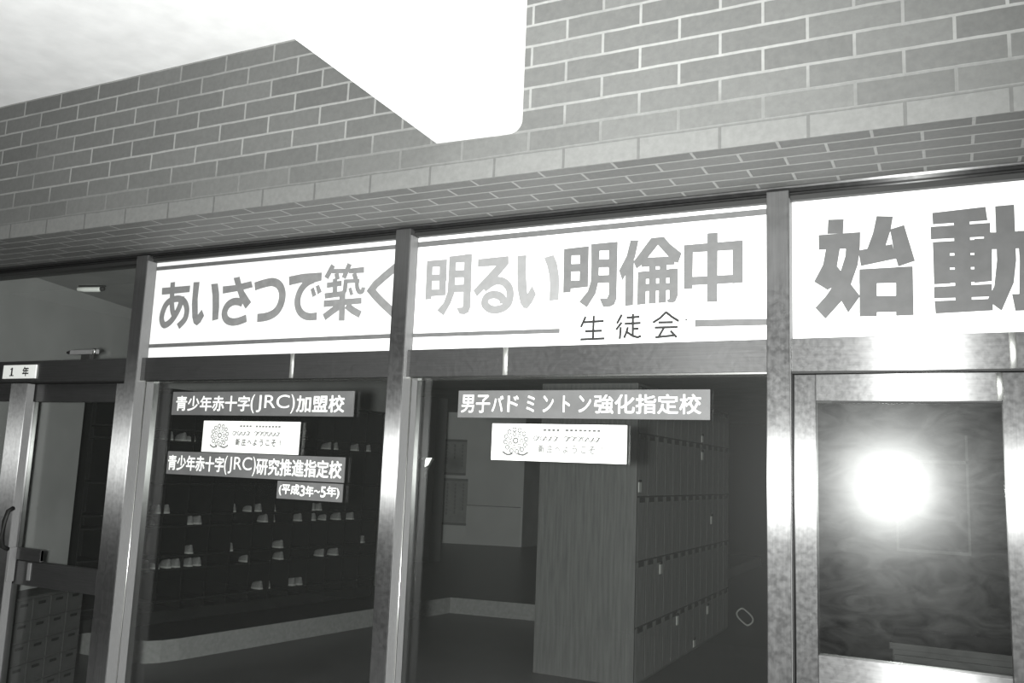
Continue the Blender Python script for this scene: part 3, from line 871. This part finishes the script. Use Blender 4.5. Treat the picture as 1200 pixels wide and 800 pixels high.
# ---- white cards with a flower wreath
def card(x0, x1, z0, z1, shade, shade2, label):
    t = tag(empty('welcome_card', ((x0 + x1) / 2, 3.034, z0)), label, 'sign')
    onto(bx('board', (x0, x1, 3.032, 3.042, z0, z1), 'card', None, 0.001), t)
    W, H = x1 - x0, z1 - z0
    y = 3.0308
    bm = new_bm()
    rnd = random.Random(5)
    cx, cz, R = x0 + 0.19 * W, z0 + 0.54 * H, 0.30 * H

    def blob(x, z, r, k=7):
        bm.faces.new([bm.verts.new((x + r * (0.75 + 0.4 * rnd.random()) * math.cos(2 * math.pi * i / k), y, z + r * (0.75 + 0.4 * rnd.random()) * math.sin(2 * math.pi * i / k))) for i in range(k)])

    def ring(x, z, r, w, k=12, a0=0.0, a1=2 * math.pi, sq=1.0):
        pts = [(x + r * math.cos(a0 + (a1 - a0) * i / k), z + sq * r * math.sin(a0 + (a1 - a0) * i / k)) for i in range(k + 1)]
        ribbon(bm, pts, w, y)
    ring(cx, cz, 0.070 * H, 0.040 * H, 14)
    for i in range(12):                                   # round wreath of small open blossoms
        an = 2 * math.pi * i / 12 + 0.15
        ring(cx + R * 1.05 * math.cos(an), cz + R * 1.0 * math.sin(an), 0.056 * H, 0.032 * H, 9)
    for i in range(7):
        an = 2 * math.pi * i / 7
        ring(cx + R * 0.60 * math.cos(an), cz + R * 0.58 * math.sin(an), 0.046 * H, 0.026 * H, 8)
    for k in (-1, 1):                                     # two ribbon tails under the wreath
        ribbon(bm, smooth_line([(cx + k * R * 0.25, cz - R * 1.18), (cx + k * R * 0.8, cz - R * 1.28), (cx + k * R * 1.3, cz - R * 1.02)]), 0.05 * H, y)
    onto(flat('wreath', bm, shade), t)
    bm = new_bm()
    for i in range(13):                                   # the illegible small line
        if i in (4,):
            continue
        u = 0.40 + 0.033 * i
        quad(bm, [(x0 + u * W, z1 - 0.13 * H), (x0 + (u + 0.022) * W, z1 - 0.13 * H), (x0 + (u + 0.022) * W, z1 - 0.185 * H), (x0 + u * W, z1 - 0.19 * H)], y)
    xs = [0.345, 0.395, 0.44, 0.485] + [0.57, 0.615, 0.66, 0.705, 0.75, 0.79]
    for i, u in enumerate(xs):                            # the ornamental middle line, letters like loops
        ring(x0 + u * W, z0 + 0.615 * H, 0.065 * H, 0.026 * H, 10, 0.5 + i, 5.2 + i, 0.95)
        ribbon(bm, [(x0 + (u + 0.004) * W, z0 + 0.56 * H), (x0 + (u + 0.026) * W, z0 + 0.67 * H)], 0.036 * H, y)
    onto(flat('ornamental_line', bm, shade), t)
    bm = new_bm()
    for ch, u0, u1, v0, v1 in (('新', 0.365, 0.412, 0.23, 0.45), ('庄', 0.43, 0.475, 0.22, 0.45), ('へ', 0.49, 0.535, 0.27, 0.41), ('よ', 0.55, 0.59, 0.23, 0.45), ('う', 0.615, 0.655, 0.22, 0.45), ('こ', 0.68, 0.72, 0.24, 0.43), ('そ', 0.735, 0.785, 0.22, 0.45), ('!', 0.825, 0.835, 0.27, 0.44)):
        type_in(bm, ch, x0 + u0 * W, x0 + u1 * W, z0 + v0 * H, z0 + v1 * H, y, 0.0013)
    onto(flat('greeting_line', bm, shade2), t)
    for x in (x0 + 0.03, x1 - 0.03):
        onto(bx('spacer', (x - 0.008, x + 0.008, 3.042, 3.0498, (z0 + z1) / 2 - 0.008, (z0 + z1) / 2 + 0.008), 'gasket'), t)
    return t


card(-3.097, -2.537, 1.580, 1.722, 'print_dark', 'print_dark', 'small white card with dark flower wreath, between two grey plates')
card(-1.591, -1.046, 1.588, 1.727, 'print', 'print_mid', 'white card with faded flower wreath, alone under one grey plate before the lockers')

# ---- grade sign on the rail over the sliding door
t = tag(empty('grade_sign', (-4.35, 2.962, 1.923)), 'little white sign with black numeral and kanji on the rail over the sliding door', 'sign')
onto(bx('board', (-4.485, -4.222, 2.958, 2.9648, 1.923, 1.994), 'card', None, 0.001), t)
bm = new_bm()
for q in ([(-4.417, 1.938), (-4.405, 1.938), (-4.405, 1.980), (-4.417, 1.980)], [(-4.428, 1.936), (-4.394, 1.936), (-4.394, 1.941), (-4.428, 1.941)], [(-4.424, 1.974), (-4.405, 1.980), (-4.405, 1.976), (-4.424, 1.969)]):
    quad(bm, q, 2.9568)
type_in(bm, '年', -4.325, -4.275, 1.934, 1.984, 2.9568, 0.0016)
onto(flat('lettering', bm, 'ink'), t)

# ---- latch bar at the foot of the fanlight
t = tag(empty('window_latch', (-3.90, 2.99, 2.014)), 'metal latch bar on the rail at the foot of the plain fanlight', 'latch')
onto(bx('mount', (-3.925, -3.86, 2.985, 3.010, 2.0145, 2.046), 'dark', None, 0.002), t)
bm = new_bm()
box(bm, -4.005, -3.80, 2.978, 2.992, 2.043, 2.066, 0.004)
onto(finish('bar', bm, 'side'), t)
bm = new_bm()
tube(bm, [(-4.03, 2.985, 2.055), (-4.004, 2.985, 2.055)], [0.006, 0.012], 10)
onto(finish('tip', bm, 'gasket'), t)
bm = new_bm()
tube(bm, [(-3.815, 2.974, 2.040), (-3.815, 2.974, 2.070)], 0.008, 10)
onto(finish('pin', bm, 'chrome', None, True), t)

# ================================================================== THINGS IN THE HALL
# ---- white tube lamp on the hall ceiling near the entry wall
t = tag(empty('ceiling_lamp', (-4.83, 3.70, 2.60)), 'small white tube lamp on the hall ceiling behind the plain fanlight', 'lamp')
bm = new_bm()
tube(bm, [(-0.105, 0, -0.024), (-0.100, 0, -0.024), (-0.05, 0, -0.026), (0.05, 0.0, -0.026), (0.062, 0.0, -0.024)], [0.008, 0.014, 0.016, 0.016, 0.013], 12)
finish('tube', bm, 'tube', t, True)
bm = new_bm()
tube(bm, [(0.063, 0, -0.024), (0.085, 0, -0.022)], [0.015, 0.012], 12)
finish('socket', bm, 'gasket', t, True)
bx('base', (-0.09, 0.09, -0.012, 0.012, -0.010, -0.0005), 'gasket', t)
t.rotation_euler = (0, 0, 0.25)

# ---- grey drawer cabinet along the entry wall
u = Vector((-0.3134, 0.9496))                            # along the wall
cab = tag(empty('drawer_cabinet', (-4.69, 3.30, 0.0), math.atan2(u.y, u.x) - math.pi / 2), 'low grey cabinet of small drawers behind the lower pane of the sliding door', 'cabinet')
L_ = 0.66
bx('carcass', (-0.20, -0.003, 0, L_, 0, 0.73), 'drawer', cab, 0.003)
dbm = new_bm()
box(dbm, -0.0028, 0.008, 0.004, 0.150, 0.004, 0.112, 0.002)
dr = finish('drawer', dbm, 'drawer', cab)
sl = bx('slot', (0.0081, 0.0088, 0.045, 0.110, 0.078, 0.094), 'slot', dr)
first = True
for c in range(4):
    for r in range(6):
        o = dr if first else copy_tree(dr, cab)
        first = False
        o.location = (0, 0.025 + c * 0.156, 0.012 + r * 0.118)

# ---- dark rack with shoes
ang = -math.atan(0.144)
rack = tag(empty('shoe_rack', (-6.10, 4.80, 0.165), ang), 'long dark shoe rack on the raised platform behind the three-plate window', 'shoe rack')
LR = 3.35
bx('back_board', (-0.37, -0.355, 0, LR, 0, 1.94), 'rack', rack)
bx('top_board', (-0.37, 0.01, -0.01, LR + 0.01, 1.94, 1.965), 'rack', rack)
bx('plinth', (-0.36, -0.02, 0, LR, 0, 0.10), 'rack', rack)
shz = [0.10, 0.185, 0.29, 0.445, 0.555, 0.71, 0.805, 0.905, 1.05, 1.165, 1.265, 1.41, 1.525, 1.63]
sh_main = [0.185, 0.445, 0.805, 1.165, 1.525]
sh_half = [0.555, 0.905, 1.625]
first = None
for z in sh_main + sh_half:
    if first is None:
        first = bx('shelf', (-0.354, 0.0, 0.0, LR, -0.015, 0.0), 'rack', rack)
        o = first
    else:
        o = copy_tree(first, rack)
    o.location = (0, 0, z)
first = None
for k in range(15):
    if first is None:
        first = bx('divider', (-0.354, -0.004, -0.006, 0.006, 0.10, 1.94), 'rack', rack)
        o = first
    else:
        o = copy_tree(first, rack)
    o.location = (0, k * LR / 14, 0)


def shoe_proto():
    """one indoor shoe, heel towards +x, toe towards -x, standing on z = 0"""
    root = empty('indoor_shoe')
    n = 9
    secs = []
    for i in range(n):
        s = i / (n - 1)
        x = -0.135 * s
        w = 0.028 * (0.80 + 0.45 * math.sin(math.pi * min(1, s * 1.05)) * (0.6 + 0.4 * s)) * (1.0 if s < 0.9 else 0.75)
        h = 0.082 - 0.012 * min(1, s / 0.45) - (0.016 * max(0, (s - 0.55) / 0.45))
        if i in (0, n - 1):
            w *= 0.78
            h *= 0.92
        secs.append((x, w, h))
    bm = new_bm()
    rings = []
    for x, w, h in secs:
        rings.append([bm.verts.new((x, w * math.cos(a) * (1.0 if math.sin(a) < 0.6 else 0.72), 0.014 + max(0.0, math.sin(a)) * (h - 0.014))) for a in [math.pi * k / 8 for k in range(9)]])
    for p, q in zip(rings, rings[1:]):
        for k in range(8):
            bm.faces.new((p[k], p[k + 1], q[k + 1], q[k]))
    bm.faces.new(rings[0])
    bm.faces.new(rings[-1][::-1])
    finish('upper', bm, 'shoe', root, True)
    bm = new_bm()
    a = [(x, w * 1.06) for x, w, h in secs] + [(x, -w * 1.06) for x, w, h in reversed(secs)]
    prism(bm, a, 0.0, 0.0145, 'z')
    finish('sole', bm, 'sole', root)
    return root


spots = [  # (world y on the rack face, shelf height above the platform, pair?)
    (5.50, 1.525, 2), (5.72, 1.525, 2), (7.06, 1.625, 1), (7.44, 1.525, 2), (7.79, 1.525, 1), (7.97, 1.525, 1),
    (5.53, 0.905, 2), (5.44, 0.805, 1), (5.86, 0.805, 2), (6.26, 0.905, 1), (6.51, 0.905, 2), (6.72, 0.905, 1), (6.68, 0.805, 2), (7.06, 0.805, 1), (7.24, 0.805, 1), (7.41, 0.805, 1), (7.59, 0.805, 1), (7.78, 0.805, 1), (7.27, 0.905, 2),
    (6.26, 0.555, 1), (5.84, 0.555, 1), (5.48, 0.445, 2), (5.68, 0.445, 2), (5.89, 0.445, 2), (6.46, 0.445, 1), (6.85, 0.555, 1), (6.86, 0.445, 1), (7.40, 0.445, 1), (7.59, 0.445, 1), (7.96, 0.555, 1), (6.68, 0.185, 2), (7.08, 0.185, 2)]
hname = {0.185: 'lowest shelf', 0.445: 'second shelf up', 0.555: 'ledge over the second shelf', 0.805: 'third shelf up', 0.905: 'ledge over the third shelf', 1.525: 'top shelf', 1.625: 'ledge over the top shelf'}
ordn = ['first', 'second', 'third', 'fourth', 'fifth', 'sixth', 'seventh', 'eighth', 'ninth', 'tenth', 'eleventh', 'twelfth']
count = {}
proto = shoe_proto()
used = False
allp = []
for wy, z, n in spots:
    loc_y = (wy - 4.80) / math.cos(ang)
    for k in range(n):
        allp.append((z, loc_y + ((k - 0.5) * 0.088 if n == 2 else 0.0)))
for z, ly in sorted(allp):
    o = copy_tree(proto) if used else proto
    used = True
    base = Vector((-6.10, 4.80, 0.165)) + Matrix.Rotation(ang, 3, 'Z') @ Vector((-0.03, ly, z + 0.0005))
    o.location = base
    o.rotation_euler = (0, 0, ang + random.uniform(-0.10, 0.10))
    k = count.get(z, 0)
    count[z] = k + 1
    tag(o, "pale shoe, %s from the window on the dark rack's %s" % (ordn[k], hname[z]), 'shoe', 'indoor shoes on the dark rack')

# ---- wooden boot locker block
lk = tag(empty('boot_locker', (-2.16, 6.53, 0.0)), 'tall brown wooden locker block with rows of narrow doors behind the second window', 'locker')
bx('carcass', (-0.82, -0.004, 0, 3.10, 0.0, 2.26), 'locker', lk, 0.004)
bx('recess', (-0.0039, -0.001, 0.012, 3.09, 0.02, 2.24), 'slot', lk)
rows = [0.02, 0.425, 0.91, 1.395, 1.88, 2.245]
tags_ = [(0.05, 1.479), (0.63, 0.822), (1.16, 0.353), (1.70, 0.07), (1.92, 1.931), (1.93, 1.776), (2.35, 1.16), (2.2, 0.316)]
PW = 0.2365
for r in range(5):
    h = rows[r + 1] - rows[r]
    bm = new_bm()
    box(bm, -0.0005, 0.0014, 0.007, PW - 0.007, 0.0, h - 0.012)
    dproto = finish('door', bm, 'locker_door', lk)
    bx('finger_slot', (0.00145, 0.0022, PW * 0.22, PW * 0.78, h - 0.050, h - 0.0125), 'slot', dproto)
    for c in range(13):
        o = dproto if c == 0 else copy_tree(dproto, lk)
        o.location = (0, 0.012 + c * PW, rows[r])
        # doors do not all close to the same depth
        o.location.x = random.uniform(0.0, 0.0008)
    # name tags on some doors
dl = [o for o in lk.children if o.name.split('.')[0] == 'door']
for ty, tz in tags_:
    c = int((ty - 0.012) / PW)
    r = max(i for i in range(5) if rows[i] <= tz)
    o = [d for d in dl if abs(d.location.y - (0.012 + c * PW)) < 0.01 and abs(d.location.z - rows[r]) < 0.01][0]
    y = min(max(ty - o.location.y, 0.04), PW - 0.05)
    z = tz - o.location.z
    tg = bx('name_tag', (0.0023, 0.010, y - 0.030, y + 0.030, max(z - 0.055, 0.01), z + 0.02), 'tag', o)
    bx('tag_clip', (0.0023, 0.011, y - 0.030, y + 0.030, z + 0.021, z + 0.040), 'gasket', o)

# ---- cord loop lying at the foot of the locker
bm = new_bm()
pts = [(-2.06 + 0.085 * math.cos(a) * (1 + 0.25 * math.sin(2 * a)), 9.98 + 0.05 * math.sin(a) - 0.05 * math.cos(a), 0.012 + 0.15 * (0.5 - 0.5 * math.cos(a + 0.9))) for a in [2 * math.pi * k / 26 for k in range(27)]]
tube(bm, pts, 0.009, 8)
tag(finish('cord_loop', bm, 'tag', None, True), 'pale loop of cord lying on the dark floor at the foot of the wooden lockers', 'cord')

# ---- posters and board on the pale far wall
wd = Vector((0.957, 0.290))
wrot = math.atan2(wd.y, wd.x)


def on_wall(s, z):
    return (-8.54 + wd.x * s + 0.29 * 0.004, 14.53 + wd.y * s - 0.957 * 0.006, z)


def poster(s0, s1, z0, z1, cols, label, name='poster'):
    t = tag(empty(name, on_wall((s0 + s1) / 2, z0), wrot), label, 'poster')
    w, h = s1 - s0, z1 - z0
    bx('sheet', (-w / 2, w / 2, -0.004, 0.002, 0, h), 'poster', t)
    bx('border', (-w / 2, w / 2, -0.012, -0.0045, h - 0.045, h), 'wall_in', t)
    bx('border', (-w / 2, w / 2, -0.012, -0.0045, 0, 0.045), 'wall_in', t)
    bm = new_bm()
    rnd = random.Random(cols)
    for c in range(cols):
        x = w / 2 - 0.08 - c * (w - 0.14) / max(1, cols - 1)
        z = h - 0.09
        while z > 0.12 + 0.2 * rnd.random():
            q = 0.035 + 0.03 * rnd.random()
            quad(bm, [(x - 0.016, z), (x + 0.016, z), (x + 0.016, z - q), (x - 0.016, z - q)], -0.0052)
            z -= q + 0.018
    onto_l = flat('faded_columns', bm, 'wall_dim', t)
    return t


poster(-0.23, 0.36, 1.42, 2.09, 4, 'upper of two upright posters with faded columns on the pale far wall')
poster(-0.19, 0.41, 0.50, 1.36, 4, 'lower of two upright posters with faded columns on the pale far wall')
t = tag(empty('wall_board', on_wall(0.925, 0.18), wrot), 'blank pale board low on the far wall beside the posters', 'board')
bx('panel', (-0.52, 0.50, -0.006, 0.002, 0.0, 0.69), 'wall_far', t)
bx('frame_bar', (-0.52, 0.50, -0.012, 0.002, 0.692, 0.705), 'wall_dim', t)
t = tag(empty('tag_card', (-1.943, 3.15, 1.5417)), 'small bright tag with a dark strap hooked behind the upright beside the wooden-locker window', 'tag')
bm = new_bm()
prism(bm, [(-0.0166, 0.008), (0.0, 0.0166), (0.0166, 0.047), (-0.014, 0.0455)], -0.003, -0.0003, 'y')
finish('card', bm, 'card', t)
bm = new_bm()
prism(bm, [(0.0, 0.0138), (-0.019, -0.0138), (-0.019, -0.036), (-0.0124, -0.036), (-0.0124, -0.0138), (0.0276, 0.044), (0.019, 0.047)], 0.0, 0.002, 'y')
finish('strap', bm, 'gasket', t)
bx('hook', (-0.020, -0.012, -0.0645, 0.002, 0.040, 0.046), 'gasket', t)

# ---- behind the greasy door
t = tag(empty('low_cabinet', (0.5, 4.2, 0.0)), 'low grey cabinet standing in the hall behind the flash-lit door', 'cabinet')
bx('carcass', (-0.74, 0.7, -0.185, 0.2, 0.0, 0.90), 'cabinet', t, 0.004)
bx('top', (-0.75, 0.71, -0.203, 0.21, 0.901, 0.926), 'cabinet', t, 0.002)
for x in (-0.735, 0.0):
    d = bx('door', (x, x + 0.69, -0.20, -0.186, 0.06, 0.88), 'cabinet', t, 0.003)
    bx('handle', (x + 0.32, x + 0.37, -0.213, -0.2005, 0.70, 0.72), 'side', d, 0.002)
t = tag(empty('picture_frame', (-0.12, 6.095, 1.17)), 'thin pale rectangular frame on the dark wall behind the flash-lit door', 'frame')
bx('backing', (-0.19, 0.19, -0.012, 0.0, 0.005, 0.525), 'black_wall', t)
for nm, d in (('top_bar', (-0.205, 0.205, -0.02, 0.0, 0.527, 0.545)), ('bottom_bar', (-0.205, 0.205, -0.02, 0.0, -0.018, 0.0)), ('side_bar', (-0.205, -0.191, -0.02, 0.0, 0.0, 0.527)), ('side_bar', (0.191, 0.205, -0.02, 0.0, 0.0, 0.70))):
    bx(nm, d, 'frame', t)
